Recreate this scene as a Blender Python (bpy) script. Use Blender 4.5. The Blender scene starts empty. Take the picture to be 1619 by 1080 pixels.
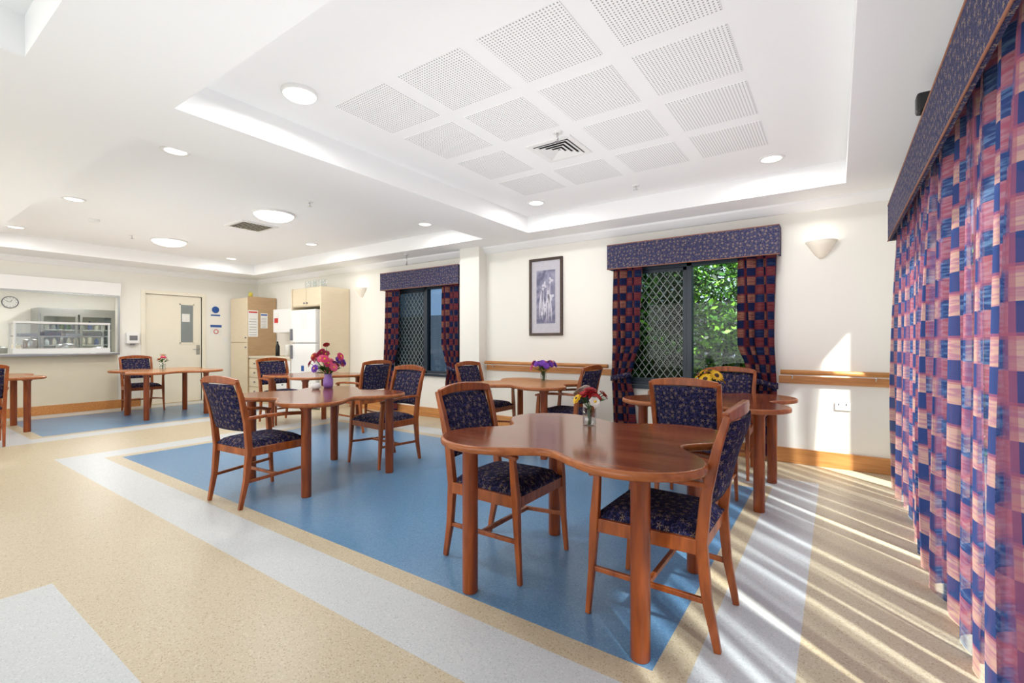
import bpy, bmesh, math, random
from mathutils import Vector, Matrix
random.seed(7)
S=bpy.context.scene
try:
    S.view_settings.view_transform='Standard'; S.view_settings.look='None'
    S.view_settings.exposure=0.0
except Exception: pass

def C(r,g,b):
    def f(x):
        x/=255.0
        return x/12.92 if x<=0.04045 else ((x+0.055)/1.055)**2.4
    return (f(r),f(g),f(b),1)

# ---------------- materials ----------------
class N:
    def __init__(s,name):
        s.m=bpy.data.materials.new(name); s.m.use_nodes=True
        s.t=s.m.node_tree; s.t.nodes.clear()
        s.out=s.t.nodes.new('ShaderNodeOutputMaterial')
    def n(s,typ,**k):
        nd=s.t.nodes.new(typ)
        for a,b in k.items(): setattr(nd,a,b)
        return nd
    def l(s,a,b): s.t.links.new(a,b)
    def math(s,op,a,b=None,c=None):
        nd=s.t.nodes.new('ShaderNodeMath'); nd.operation=op
        for i,v in enumerate((a,b,c)):
            if v is None: continue
            if isinstance(v,(int,float)): nd.inputs[i].default_value=v
            else: s.l(v,nd.inputs[i])
        return nd.outputs[0]
    def mix(s,f,a,b):
        nd=s.t.nodes.new('ShaderNodeMix'); nd.data_type='RGBA'
        for v,i in ((f,0),(a,6),(b,7)):
            if isinstance(v,(int,float,tuple)): nd.inputs[i].default_value=v
            else: s.l(v,nd.inputs[i])
        return nd.outputs[2]
    def uv(s,sc=1.0):
        tc=s.t.nodes.new('ShaderNodeTexCoord')
        vm=s.t.nodes.new('ShaderNodeVectorMath'); vm.operation='SCALE'
        vm.inputs[3].default_value=sc; s.l(tc.outputs['UV'],vm.inputs[0]); return vm.outputs[0]
    def princ(s,color,rough=.5,metal=0,spec=.5):
        p=s.t.nodes.new('ShaderNodeBsdfPrincipled')
        if isinstance(color,tuple): p.inputs['Base Color'].default_value=color
        else: s.l(color,p.inputs['Base Color'])
        p.inputs['Roughness'].default_value=rough; p.inputs['Metallic'].default_value=metal
        p.inputs['Specular IOR Level'].default_value=spec
        return p
    def done(s,sh): s.l(sh,s.out.inputs[0]); return s.m

def plain(name,col,rough=.5,metal=0,var=.04,scale=6,bump=0,spec=.5,glow=0):
    m=N(name); tc=m.n('ShaderNodeTexCoord'); no=m.n('ShaderNodeTexNoise'); no.inputs['Scale'].default_value=scale
    m.l(tc.outputs['Object'],no.inputs['Vector'])
    d=tuple(c*(1-var*2) for c in col[:3])+(1,); b=tuple(min(1,c*(1+var)) for c in col[:3])+(1,)
    p=m.princ(m.mix(no.outputs[0],d,b),rough,metal,spec)
    if glow:
        p.inputs['Emission Color'].default_value=(1,.95,.86,1); p.inputs['Emission Strength'].default_value=glow
    return m.done(p.outputs[0])

def wood(name,a,b,rough=.35,stretch=(2,22,22),scale=2.0,spec=.5):
    m=N(name); tc=m.n('ShaderNodeTexCoord'); mp=m.n('ShaderNodeMapping'); mp.inputs['Scale'].default_value=stretch
    m.l(tc.outputs['Object'],mp.inputs[0]); no=m.n('ShaderNodeTexNoise'); no.inputs['Scale'].default_value=scale
    no.inputs['Detail'].default_value=5; no.inputs['Distortion'].default_value=.5
    m.l(mp.outputs[0],no.inputs['Vector'])
    cr=m.n('ShaderNodeValToRGB'); cr.color_ramp.elements[0].position=.3; cr.color_ramp.elements[1].position=.7
    cr.color_ramp.elements[0].color=a; cr.color_ramp.elements[1].color=b
    m.l(no.outputs[0],cr.inputs[0])
    return m.done(m.princ(cr.outputs[0],rough,0,spec).outputs[0])

def speck(name,base,dark,light,rough=.36,spec=.35):
    m=N(name); tc=m.n('ShaderNodeTexCoord')
    v=m.n('ShaderNodeTexVoronoi'); v.inputs['Scale'].default_value=200; m.l(tc.outputs['Object'],v.inputs['Vector'])
    sp=m.n('ShaderNodeSeparateColor'); m.l(v.outputs['Color'],sp.inputs[0])
    c=m.mix(m.math('GREATER_THAN',sp.outputs[0],.9),base,dark)
    c=m.mix(m.math('LESS_THAN',sp.outputs[0],.1),c,light)
    no=m.n('ShaderNodeTexNoise'); no.inputs['Scale'].default_value=.8; m.l(tc.outputs['Object'],no.inputs['Vector'])
    c2=m.mix(m.math('MULTIPLY',no.outputs[0],.12),c,dark)
    return m.done(m.princ(c2,rough,0,spec).outputs[0])

def starfab(name,base,base2,gold,scale=9,a=.10,b=.15):
    m=N(name); uv=m.uv(scale)
    v=m.n('ShaderNodeTexVoronoi',voronoi_dimensions='2D'); v.inputs['Scale'].default_value=1; v.inputs['Randomness'].default_value=.65
    m.l(uv,v.inputs['Vector'])
    sub=m.n('ShaderNodeVectorMath',operation='SUBTRACT'); m.l(uv,sub.inputs[0]); m.l(v.outputs['Position'],sub.inputs[1])
    sx=m.n('ShaderNodeSeparateXYZ'); m.l(sub.outputs[0],sx.inputs[0])
    sc=m.n('ShaderNodeSeparateColor'); m.l(v.outputs['Color'],sc.inputs[0])
    ang=m.math('ARCTAN2',sx.outputs[1],sx.outputs[0])
    ang=m.math('ADD',ang,m.math('MULTIPLY',sc.outputs[1],6.28))
    cs=m.math('COSINE',m.math('MULTIPLY',ang,5))
    thr=m.math('MULTIPLY_ADD',cs,b,a+.08)
    f=m.math('LESS_THAN',v.outputs['Distance'],thr)
    no=m.n('ShaderNodeTexNoise',noise_dimensions='2D'); no.inputs['Scale'].default_value=1.9; no.inputs['Detail'].default_value=1
    m.l(uv,no.inputs['Vector'])
    w=m.math('LESS_THAN',m.math('ABSOLUTE',m.math('SUBTRACT',no.outputs[0],.5)),.014)
    n2=m.n('ShaderNodeTexNoise',noise_dimensions='2D'); n2.inputs['Scale'].default_value=3; m.l(uv,n2.inputs['Vector'])
    bb=m.mix(m.math('GREATER_THAN',n2.outputs[0],.54),base,base2)
    c=m.mix(m.math('MULTIPLY',w,.6),bb,gold)
    c=m.mix(m.math('MULTIPLY',f,.9),c,gold)
    return m.done(m.princ(c,.9,0,.15).outputs[0])

def mr_(m,lo,hi):
    r=m.n('ShaderNodeMapRange'); r.inputs[1].default_value=lo; r.inputs[2].default_value=hi; return r
def plaid(name,sheer=False):
    m=N(name); uv=m.uv(1); sx=m.n('ShaderNodeSeparateXYZ'); m.l(uv,sx.inputs[0]); U,V=sx.outputs[0],sx.outputs[1]
    no=m.n('ShaderNodeTexNoise',noise_dimensions='2D'); no.inputs['Scale'].default_value=16
    mp=m.n('ShaderNodeMapping'); mp.inputs['Scale'].default_value=(.6,5,1); m.l(uv,mp.inputs[0]); m.l(mp.outputs[0],no.inputs['Vector'])
    pu,pv=(.22,.19) if sheer else (.2,.18)
    fu=m.math('FRACT',m.math('DIVIDE',U,pu)); fv=m.math('FRACT',m.math('DIVIDE',V,pv))
    if sheer: navy,peach,red,teal,rose=C(58,74,124),C(200,160,146),C(170,94,112),C(102,128,168),C(178,126,140)
    else: navy,peach,red,teal,rose=C(28,34,66),C(132,92,76),C(98,40,48),C(40,54,84),C(108,62,62)
    soft=lambda lo,hi:(lambda r:(m.l(no.outputs[0],r.inputs[0]),r.outputs[0])[1])(mr_(m,lo,hi))
    pe=m.mix(soft(.42,.62),peach,rose)
    nv=m.mix(soft(.45,.7),navy,teal)
    rd=m.mix(soft(.4,.62),red,rose)
    hi=m.math('GREATER_THAN',fv,.5)
    ca=m.mix(hi,pe,navy); cb=m.mix(hi,nv,rd)
    c=m.mix(m.math('GREATER_THAN',fu,.5),ca,cb)
    hl=m.math('LESS_THAN',m.math('ABSOLUTE',m.math('SUBTRACT',fv,.5)),.05)
    c=m.mix(m.math('MULTIPLY',hl,.6),c,red)
    vl=m.math('LESS_THAN',m.math('ABSOLUTE',m.math('SUBTRACT',fu,.5)),.05)
    c=m.mix(m.math('MULTIPLY',vl,.6),c,red)
    d=m.n('ShaderNodeBsdfDiffuse'); t=m.n('ShaderNodeBsdfTranslucent'); m.l(c,d.inputs[0]); m.l(c,t.inputs[0])
    mx=m.n('ShaderNodeMixShader'); mx.inputs[0].default_value=.58 if sheer else .15
    m.l(d.outputs[0],mx.inputs[1]); m.l(t.outputs[0],mx.inputs[2])
    if not sheer: return m.done(mx.outputs[0])
    tr=m.n('ShaderNodeBsdfTransparent'); tr.inputs[0].default_value=(.84,.9,1,1)
    s1=m.math('SINE',m.math('MULTIPLY',U,2*math.pi/.185)); s2=m.math('SINE',m.math('MULTIPLY',U,2*math.pi/.069))
    st=m.math('MULTIPLY_ADD',s2,.4,s1)
    mr=m.n('ShaderNodeMapRange'); mr.interpolation_type='SMOOTHSTEP'; mr.inputs[1].default_value=.1; mr.inputs[2].default_value=1.2; mr.inputs[3].default_value=.06; mr.inputs[4].default_value=.56
    m.l(st,mr.inputs[0])
    m2=m.n('ShaderNodeMixShader'); m.l(mr.outputs[0],m2.inputs[0]); m.l(mx.outputs[0],m2.inputs[1]); m.l(tr.outputs[0],m2.inputs[2])
    return m.done(m2.outputs[0])

def glassm(name,tint=(.95,.98,.97,1),base=.012,k=.3):
    m=N(name); tr=m.n('ShaderNodeBsdfTransparent'); tr.inputs[0].default_value=tint
    g=m.n('ShaderNodeBsdfGlossy'); g.inputs['Roughness'].default_value=.03
    fr=m.n('ShaderNodeLayerWeight'); fr.inputs[0].default_value=.5
    p3=m.math('POWER',fr.outputs[1],3.0)
    mx=m.n('ShaderNodeMixShader'); m.l(m.math('MULTIPLY_ADD',p3,k,base),mx.inputs[0])
    m.l(tr.outputs[0],mx.inputs[1]); m.l(g.outputs[0],mx.inputs[2]); return m.done(mx.outputs[0])

def emis(name,col,st):
    m=N(name); tc=m.n('ShaderNodeTexCoord'); no=m.n('ShaderNodeTexNoise'); no.inputs['Scale'].default_value=3; m.l(tc.outputs['Object'],no.inputs['Vector'])
    e=m.n('ShaderNodeEmission'); e.inputs['Strength'].default_value=st
    m.l(m.mix(m.math('MULTIPLY',no.outputs[0],.1),col,(1,1,1,1)),e.inputs[0]); return m.done(e.outputs[0])

M={}
M['wall']=plain('wall_paint',C(240,238,230),.7,var=.01,scale=1)
M['ceil']=plain('ceiling_paint',C(246,247,247),.8,var=.005,scale=1)
M['tan']=speck('vinyl_tan',C(202,189,162),C(178,161,132),C(214,203,180))
M['white']=speck('vinyl_pale',C(202,206,208),C(186,191,194),C(215,218,219))
M['blue']=speck('vinyl_blue',C(102,146,184),C(84,126,168),C(124,164,198),.28,.5)
M['chairwood']=wood('chair_wood',C(122,56,20),C(178,94,40),.32,(10,10,2),2.5)
M['topwood']=wood('table_top_wood',C(108,52,28),C(146,78,42),.15,(1,9,9),1.6,.5)
M['toplight']=wood('table_top_light_wood',C(168,108,58),C(198,138,82),.2,(1,9,9),1.6)
M['edgewood']=wood('table_edge_wood',C(142,76,34),C(178,104,52),.3)
M['legwood']=wood('table_leg_wood',C(118,52,18),C(164,82,34),.3,(12,12,1.6),2.5)
M['trimwood']=wood('trim_wood',C(184,122,66),C(208,148,88),.4)
M['maple']=wood('maple_laminate',C(226,211,182),C(230,216,188),.45,(3,3,14),2)
M['brown']=wood('brown_laminate',C(176,146,110),C(186,156,120),.5,(3,3,14),2)
M['fab']=starfab('navy_star_upholstery',C(23,24,56),C(46,46,86),C(130,112,96),21,.06,.13)
M['val']=starfab('navy_floral_valance',C(52,54,86),C(70,72,104),C(146,128,112),22,.07,.13)
M['pipe']=plain('valance_piping',C(150,100,78),.7)
M['plaid']=plaid('plaid_curtain'); M['sheer']=plaid('plaid_sheer_curtain',True)
M['glass']=glassm('window_glass'); M['vglass']=glassm('vase_glass',(.93,.96,.96,1),.08,.6)
M['duskglass']=glassm('tinted_window_glass',(.36,.44,.52,1),.03,.3)
M['panetint']=glassm('pane_dark_tint',(.34,.38,.38,1),.0,.0)  # see-through dark tint that puts the dimness of the lattice panes into colour
M['frame']=plain('window_frame_dark',C(26,42,56),.4)
M['screen']=plain('screen_bars',C(128,136,134),.5)
M['steel']=plain('stainless_steel',C(190,194,194),.3,1,.02)
M['chrome']=plain('chrome',C(210,210,212),.15,1,.02)
M['whitep']=plain('white_plastic',C(238,238,236),.4,0,.01)
M['door']=plain('door_cream',C(240,234,216),.5,0,.01)
M['black']=plain('black_plastic',C(24,24,26),.5)
M['darkgl']=plain('dark_glass',C(138,146,146),.15)
M['lamp']=emis('lamp_diffuser',(1,.95,.86,1),3.0)
M['lampcool']=emis('kitchen_tube',(1,.98,.95,1),4.0)
M['frost']=plain('frosted_ceramic',C(246,238,222),.5,0,.01,glow=.04)
M['picframe']=wood('picture_frame_wood',C(46,34,28),C(74,52,40),.35)
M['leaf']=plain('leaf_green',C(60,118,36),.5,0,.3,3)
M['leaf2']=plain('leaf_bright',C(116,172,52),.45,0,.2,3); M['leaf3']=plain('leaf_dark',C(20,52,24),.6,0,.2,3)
M['stem']=plain('stem_green',C(60,100,44),.6,0,.2,30)
M['purple']=plain('purple_vase',C(150,110,190),.3)
M['tile']=plain('servery_panel',C(222,212,190),.5,0,.02)
M['concrete']=plain('paving',C(150,146,138),.9,0,.1,3)
M['fence']=plain('fence_paint',C(100,108,116),.8,0,.05,3)
def pcol(n,*c): 
    M[n]=plain(n,C(*c),.6,0,.08,40)
pcol('red_petal',176,24,34); pcol('white_petal',240,234,224); pcol('yellow_petal',238,190,30); pcol('pink_petal',214,60,110)
pcol('violet_petal',120,60,180); pcol('brown_center',70,42,20); pcol('sign_blue',34,84,160); pcol('sign_red',200,50,44); pcol('paper',238,238,234); pcol('hazard_yellow',214,198,80)
pcol('ink_grey',120,120,126); pcol('magnet_pink',220,90,130)

def dots():
    m=N('perforated_tile'); uv=m.uv(1/.0192); sx=m.n('ShaderNodeSeparateXYZ'); m.l(uv,sx.inputs[0])
    a=m.math('SUBTRACT',m.math('FRACT',sx.outputs[0]),.5); b=m.math('SUBTRACT',m.math('FRACT',sx.outputs[1]),.5)
    r=m.math('SQRT',m.math('ADD',m.math('MULTIPLY',a,a),m.math('MULTIPLY',b,b)))
    return m.done(m.princ(m.mix(m.math('LESS_THAN',r,.24),C(246,247,247),C(156,156,156)),.8).outputs[0])
M['perf']=dots()
def artm():
    m=N('artwork_print'); tc=m.n('ShaderNodeTexCoord'); no=m.n('ShaderNodeTexNoise'); no.inputs['Scale'].default_value=5; no.inputs['Distortion'].default_value=1.5
    m.l(tc.outputs['Object'],no.inputs['Vector'])
    cr=m.n('ShaderNodeValToRGB'); e=cr.color_ramp.elements; e[0].position=.35; e[0].color=C(92,92,120); e[1].position=.7; e[1].color=C(160,158,182)
    m.l(no.outputs[0],cr.inputs[0]); return m.done(m.princ(cr.outputs[0],.4).outputs[0])
M['art']=artm()
pcol('art_mount',196,194,202); pcol('art_pale',206,204,216)

# ---------------- geometry helpers ----------------
def setmi(fs,mi):
    for f in fs: f.material_index=mi
def box(bm,x0,x1,y0,y1,z0,z1,mi=0):
    r=bmesh.ops.create_cube(bm,size=1)
    vs=r['verts']
    for v in vs:
        v.co=Vector((x0 if v.co.x<0 else x1, y0 if v.co.y<0 else y1, z0 if v.co.z<0 else z1))
    fs=set(f for v in vs for f in v.link_faces); setmi(fs,mi); return vs
def tube(bm,pts,rs,seg=12,mi=0,cap=True,smooth=True):
    rings=[]; n=len(pts); pts=[Vector(p) for p in pts]
    if isinstance(rs,(int,float)): rs=[rs]*n
    for i,p in enumerate(pts):
        t=(pts[min(i+1,n-1)]-pts[max(i-1,0)]).normalized()
        ref=Vector((0,0,1)) if abs(t.z)<.9 else Vector((0,1,0))
        a=t.cross(ref).normalized(); b=a.cross(t).normalized()
        rings.append([bm.verts.new(p+(a*math.cos(2*math.pi*k/seg)+b*math.sin(2*math.pi*k/seg))*rs[i]) for k in range(seg)])
    for i in range(n-1):
        for k in range(seg):
            f=bm.faces.new((rings[i][k],rings[i][(k+1)%seg],rings[i+1][(k+1)%seg],rings[i+1][k])); f.material_index=mi; f.smooth=smooth
    if cap:
        f=bm.faces.new(rings[0][::-1]); f.material_index=mi
        f=bm.faces.new(rings[-1]); f.material_index=mi
def bar(bm,pts,ws,hs,side=(1,0,0),mi=0):
    n=len(pts); pts=[Vector(p) for p in pts]; side=Vector(side)
    if isinstance(ws,(int,float)): ws=[ws]*n
    if isinstance(hs,(int,float)): hs=[hs]*n
    R=[]
    for i,p in enumerate(pts):
        t=(pts[min(i+1,n-1)]-pts[max(i-1,0)]).normalized()
        s=(side-t*side.dot(t)).normalized(); u=s.cross(t).normalized()
        R.append([bm.verts.new(p+s*a*ws[i]/2+u*b*hs[i]/2) for a,b in ((-1,-1),(1,-1),(1,1),(-1,1))])
    for i in range(n-1):
        for k in range(4):
            f=bm.faces.new((R[i][k],R[i][(k+1)%4],R[i+1][(k+1)%4],R[i+1][k])); f.material_index=mi
    bm.faces.new(R[0][::-1]).material_index=mi; bm.faces.new(R[-1]).material_index=mi
def lathe(bm,prof,seg=24,c=(0,0,0),mi=0,arc=2*math.pi,start=0):
    full=abs(arc-2*math.pi)<1e-6; K=seg if full else seg+1; R=[]
    for r,z in prof:
        R.append([bm.verts.new((c[0]+r*math.cos(start+arc*k/seg),c[1]+r*math.sin(start+arc*k/seg),c[2]+z)) for k in range(K)])
    for i in range(len(prof)-1):
        for k in range(seg):
            k2=(k+1)%K
            try:
                f=bm.faces.new((R[i][k],R[i][k2],R[i+1][k2],R[i+1][k])); f.material_index=mi; f.smooth=True
            except ValueError: pass
def boxuv(me):
    if me.uv_layers: return
    uv=me.uv_layers.new(name='UVMap')
    for p in me.polygons:
        n=p.normal; a=max(range(3),key=lambda i:abs(n[i]))
        for li in p.loop_indices:
            co=me.vertices[me.loops[li].vertex_index].co
            uv.data[li].uv=(co.y,co.z) if a==0 else ((co.x,co.z) if a==1 else (co.x,co.y))
def mk(name,bm,mats,parent=None,label=None,cat=None,kind=None,group=None,bevel=0,solid=0,fixn=True):
    me=bpy.data.meshes.new(name)
    if fixn: bmesh.ops.recalc_face_normals(bm,faces=bm.faces)
    bm.to_mesh(me); bm.free()
    if not isinstance(mats,(list,tuple)): mats=[mats]
    for k in mats: me.materials.append(M[k])
    boxuv(me)
    o=bpy.data.objects.new(name,me)
    if parent is None:
        xs=[v.co for v in me.vertices]
        c=Vector(((min(v.x for v in xs)+max(v.x for v in xs))/2,(min(v.y for v in xs)+max(v.y for v in xs))/2,min(v.z for v in xs)))
        me.transform(Matrix.Translation(-c)); o.location=c
    else: o.parent=parent
    S.collection.objects.link(o)
    if bevel:
        b=o.modifiers.new('bevel','BEVEL'); b.width=bevel; b.segments=2; b.limit_method='ANGLE'
    if solid:
        b=o.modifiers.new('solid','SOLIDIFY'); b.thickness=solid; b.offset=0
    if label: o['label']=label
    if cat: o['category']=cat
    if kind: o['kind']=kind
    if group: o['group']=group
    return o
def empty(name,loc,rz=0,label=None,cat=None,group=None,kind=None):
    o=bpy.data.objects.new(name,None); o.location=loc; o.rotation_euler=(0,0,rz); o.empty_display_size=.1
    S.collection.objects.link(o)
    if label: o['label']=label
    if cat: o['category']=cat
    if group: o['group']=group
    if kind: o['kind']=kind
    return o
def copytree(src,loc,rz=0,label=None,group=None):
    o=src.copy(); o.location=loc; o.rotation_euler=(0,0,rz); S.collection.objects.link(o)
    if label: o['label']=label
    if group: o['group']=group
    for ch in list(src.children):
        c=ch.copy(); c.parent=o; S.collection.objects.link(c)
        for g in list(ch.children):
            d=g.copy(); d.parent=c; S.collection.objects.link(d)
    return o
NB=bmesh.new

# ---------------- room constants ----------------
XR=.55; XL=-10.85; YB=5.48; YN=-4.0; ZC=2.6; ZR=2.8
def floor():
    fr=[(-6.2,-.56,1.72,4.36),(-10.3,-8.35,1.5,4.3)]
    xs={XL-4.2,XR+.15}; ys={YN-.1,YB+.15}
    def rects():
        R=[]
        for a,b,c,d in fr:
            R.append((a-.44,b+.44,c-.44,d+.44,1)); R.append((a-.12,b+.12,c-.12,d+.12,0)); R.append((a,b,c,d,2))
        R.append((-3.25,.1,-3.4,.62,1)); R.append((-2.9,-.25,-3.05,.27,0)); R.append((-2.78,-.37,-2.9,.15,2))
        return R
    R=rects()
    for r in R: xs|={r[0],r[1]}; ys|={r[2],r[3]}
    xs=sorted(xs); ys=sorted(ys); bm=NB()
    vg={}
    def V(i,j):
        if (i,j) not in vg: vg[(i,j)]=bm.verts.new((xs[i],ys[j],0))
        return vg[(i,j)]
    for i in range(len(xs)-1):
        for j in range(len(ys)-1):
            cx=(xs[i]+xs[i+1])/2; cy=(ys[j]+ys[j+1])/2; mi=0
            for r in R:
                if r[0]<cx<r[1] and r[2]<cy<r[3]: mi=r[4]
            f=bm.faces.new((V(i,j),V(i+1,j),V(i+1,j+1),V(i,j+1))); f.material_index=mi
    mk('floor',bm,['tan','white','blue'],kind='structure',label='speckled tan vinyl floor with pale borders and blue inlays')
floor()
def ceiling():
    rec=[(-3.22,.07,1.14,5.0),(-9.95,-3.9,1.12,4.95),(-3.23,.07,-3.4,.52),(-9.95,-3.9,-3.4,.52)]
    xs=sorted({XL-.15,XR+.15}|{r[0] for r in rec}|{r[1] for r in rec}); ys=sorted({YN-.1,YB+.15}|{r[2] for r in rec}|{r[3] for r in rec})
    bm=NB()
    def h(i,j):
        cx=(xs[i]+xs[i+1])/2; cy=(ys[j]+ys[j+1])/2
        return ZR if any(r[0]<cx<r[1] and r[2]<cy<r[3] for r in rec) else ZC
    def q(a,b,c,d): bm.faces.new([bm.verts.new(v) for v in (a,b,c,d)])
    for i in range(len(xs)-1):
        for j in range(len(ys)-1):
            z=h(i,j); q((xs[i],ys[j],z),(xs[i],ys[j+1],z),(xs[i+1],ys[j+1],z),(xs[i+1],ys[j],z))
            if i<len(xs)-2 and h(i+1,j)!=z: q((xs[i+1],ys[j],ZC),(xs[i+1],ys[j+1],ZC),(xs[i+1],ys[j+1],ZR),(xs[i+1],ys[j],ZR))
            if j<len(ys)-2 and h(i,j+1)!=z: q((xs[i],ys[j+1],ZC),(xs[i+1],ys[j+1],ZC),(xs[i+1],ys[j+1],ZR),(xs[i],ys[j+1],ZR))
    mk('ceiling',bm,'ceil',kind='structure',label='white plaster ceiling with recessed trays',fixn=False)
ceiling()
def wall(name,axis,c0,c1,a0,a1,holes,label,z1=ZR):
    As=sorted({a0,a1}|{h[0] for h in holes}|{h[1] for h in holes}); Zs=sorted({0,z1}|{h[2] for h in holes}|{h[3] for h in holes})
    bm=NB()
    for i in range(len(As)-1):
        for j in range(len(Zs)-1):
            ca=(As[i]+As[i+1])/2; cz=(Zs[j]+Zs[j+1])/2
            if any(h[0]<ca<h[1] and h[2]<cz<h[3] for h in holes): continue
            if axis=='y': box(bm,As[i],As[i+1],c0,c1,Zs[j],Zs[j+1])
            else: box(bm,c0,c1,As[i],As[i+1],Zs[j],Zs[j+1])
    mk(name,bm,'wall',kind='structure',label=label)
W1=(-2.12,-.62,.70,2.12); W2=(-6.28,-4.78,.70,2.12)
wall('wall_back','y',YB,YB+.14,XL-.15,XR+.14,[W1,W2],'cream painted wall with two windows')
wall('wall_right','x',XR,XR+.14,YN,YB,[(.5,5.11,0.03,2.12)],'cream painted wall with wide glazed opening')
wall('wall_left','x',XL-.12,XL,YN,YB,[(.3,2.94,.98,2.05),(3.36,4.33,0,2.14)],'cream painted wall with servery hatch and door')
wall('wall_rear','y',YN-.12,YN,XL-.12,XR+.14,[],'cream painted wall')
bm=NB(); box(bm,-4.63,-4.26,5.31,YB,0,ZC); mk('wall_column',bm,'wall',kind='structure',label='square plastered column')
def prism(bm,p0,p1,dirv,mi=0,s=.09,z=ZC):
    p0=Vector(p0);p1=Vector(p1);d=Vector(dirv)
    prof=[(0,0),(0,-s),(.25*s,-.95*s),(.6*s,-.6*s),(.95*s,-.25*s),(s,0)]
    A=[bm.verts.new(p0+d*a+Vector((0,0,z+b))) for a,b in prof]; B=[bm.verts.new(p1+d*a+Vector((0,0,z+b))) for a,b in prof]
    for k in range(len(prof)): bm.faces.new((A[k],A[(k+1)%6],B[(k+1)%6],B[k]))
    bm.faces.new(A); bm.faces.new(B)
for k,(a,b,d) in enumerate([((XL,YB,0),(-4.63,YB,0),(0,-1,0)),((-4.26,YB,0),(XR,YB,0),(0,-1,0)),((XL,YN,0),(XL,YB,0),(1,0,0)),((XR,YN,0),(XR,YB,0),(-1,0,0))]):
    bm=NB(); prism(bm,a,b,d); mk('trim_%d'%(k+1),bm,'ceil',kind='structure',label='white coved plaster cornice')
for nm,b in [('baseboard_back',[(-7.48,-4.63,5.46,YB),(-4.26,XR-.02,5.46,YB)]),('baseboard_column',[(-4.65,-4.24,5.29,5.31)]),('baseboard_left',[(XL,XL+.02,YN,3.28),(XL,XL+.02,4.41,4.86)]),('baseboard_right',[(XR-.02,XR,5.17,5.44)])]:
    bm=NB()
    for x0,x1,y0,y1 in b: box(bm,x0,x1,y0,y1,0,.15)
    mk(nm,bm,'trimwood',kind='structure',label='honey coloured timber skirting',bevel=.004)

# ---------------- windows ----------------
def window(name,w,gl,label):
    x0,x1,z0,z1=w; e=empty(name,((x0+x1)/2,YB+.06,z0),0,label,None,None,'structure'); L=(x1-x0)/2; H=z1-z0
    bm=NB(); t=.045
    for a in ((-L,L,0,t),(-L,L,H-t,H)): box(bm,a[0],a[1],-.04,.05,a[2],a[3])
    for a in ((-L,-L+t),(L-t,L),(-.03,.03)): box(bm,a[0],a[1],-.04,.05,0,H)
    box(bm,-L+t,-.03,-.02,.02,t,t+.04); box(bm,-L+t,-.03,-.02,.02,H-t-.04,H-t); box(bm,-.075,-.03,-.02,.02,t,H-t)
    mk('window_frame',bm,'frame',e,bevel=.004)
    bm=NB(); box(bm,-L+t,L-t,.0,.004,t,H-t); mk('glass_pane',bm,gl,e)
    bm=NB(); a0=-L+t; a1=-.03; b0=t; b1=H-t; p=.085
    def clip(c,s):
        lo=max(a0,min((c-b0)/s,(c-b1)/s)); hi=min(a1,max((c-b0)/s,(c-b1)/s))
        if hi-lo>.01: return (lo,c-s*lo),(hi,c-s*hi)
    for s in (1.35,-1.35):
        c=-3
        while c<4:
            r=clip(c,s)
            if r: bar(bm,[(r[0][0],-.012,r[0][1]),(r[1][0],-.012,r[1][1])],.006,.009,(0,1,0))
            c+=p*1.35
    mk('security_screen',bm,'screen',e,label='diamond lattice security screen')
    bm=NB(); box(bm,a0,a1,.03,.032,b0,b1); mk('pane_darkener',bm,'panetint',e,label='dark tinted sheet added to darken the pane')  # plain dark sheet, added only to darken the lattice half
    bm=NB(); box(bm,-L-.03,L+.03,-.10,-.055,-.04,0); mk('window_sill',bm,'frame',e,bevel=.004)
window('window_1',W1,'glass','dark framed sliding window with diamond lattice screen facing a hedge')
window('window_2',W2,'duskglass','dark framed sliding window with diamond lattice screen')
e=empty('window_3',(XR+.07,2.805,.03),0,'wide dark framed glazed sliding doors behind curtains',None,None,'structure')
bm=NB(); L=2.305
box(bm,-.04,.04,-L,L,0,.05); box(bm,-.04,.04,-L,L,2.03,2.09)
for k in range(5): 
    y=-L+.03+k*(2*L-.06)/4; box(bm,-.04,.04,y-.03,y+.03,.05,2.03)
mk('window_frame',bm,'frame',e)
bm=NB(); box(bm,0,.004,-L+.03,L-.03,.05,2.03); mk('glass_pane',bm,'glass',e)

# ---------------- curtains ----------------
def curtain(name,orig,axis,wfun,z0,z1,amp,wl,mat,label,group,ppm=60,nz=30,cloth=1.5,u0=0):
    s0,s1=wfun(z1); W=s1-s0; n=int(W*ppm*1.0)+8; bm=NB(); uvl=bm.loops.layers.uv.new('UVMap')
    G=[]
    for j in range(nz+1):
        z=z0+(z1-z0)*j/nz; a,b=wfun(z); row=[]
        for i in range(n+1):
            t=i/n; s=a+(b-a)*t; ph=t*W/wl*2*math.pi
            ph+=1.3*math.sin(t*W*2.1+1)+.8*math.sin(t*W*7.3)
            am=amp*(1-.5*(j/nz)**2)*(.72+.33*math.sin(t*W*3.7+2))
            dpt=am*math.sin(ph)+.25*am*math.sin(2*ph+z*1.5)+.14*am*math.sin(ph*.5+z*2.3)
            sh=.2*wl*math.cos(ph)*(1-.5*j/nz)+.012*math.sin(z*3+ph*.5)
            v=(orig[0]+s+sh,orig[1]+dpt,z) if axis=='x' else (orig[0]+dpt,orig[1]+s+sh,z)
            row.append((bm.verts.new(v),(u0+t*W*cloth,z)))
        G.append(row)
    for j in range(nz):
        for i in range(n):
            q=(G[j][i],G[j][i+1],G[j+1][i+1],G[j+1][i]); f=bm.faces.new([k[0] for k in q]); f.smooth=True
            for lp,k in zip(f.loops,q): lp[uvl].uv=k[1]
    return mk(name,bm,mat,None,label,'curtain',None,group,fixn=False)
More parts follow.
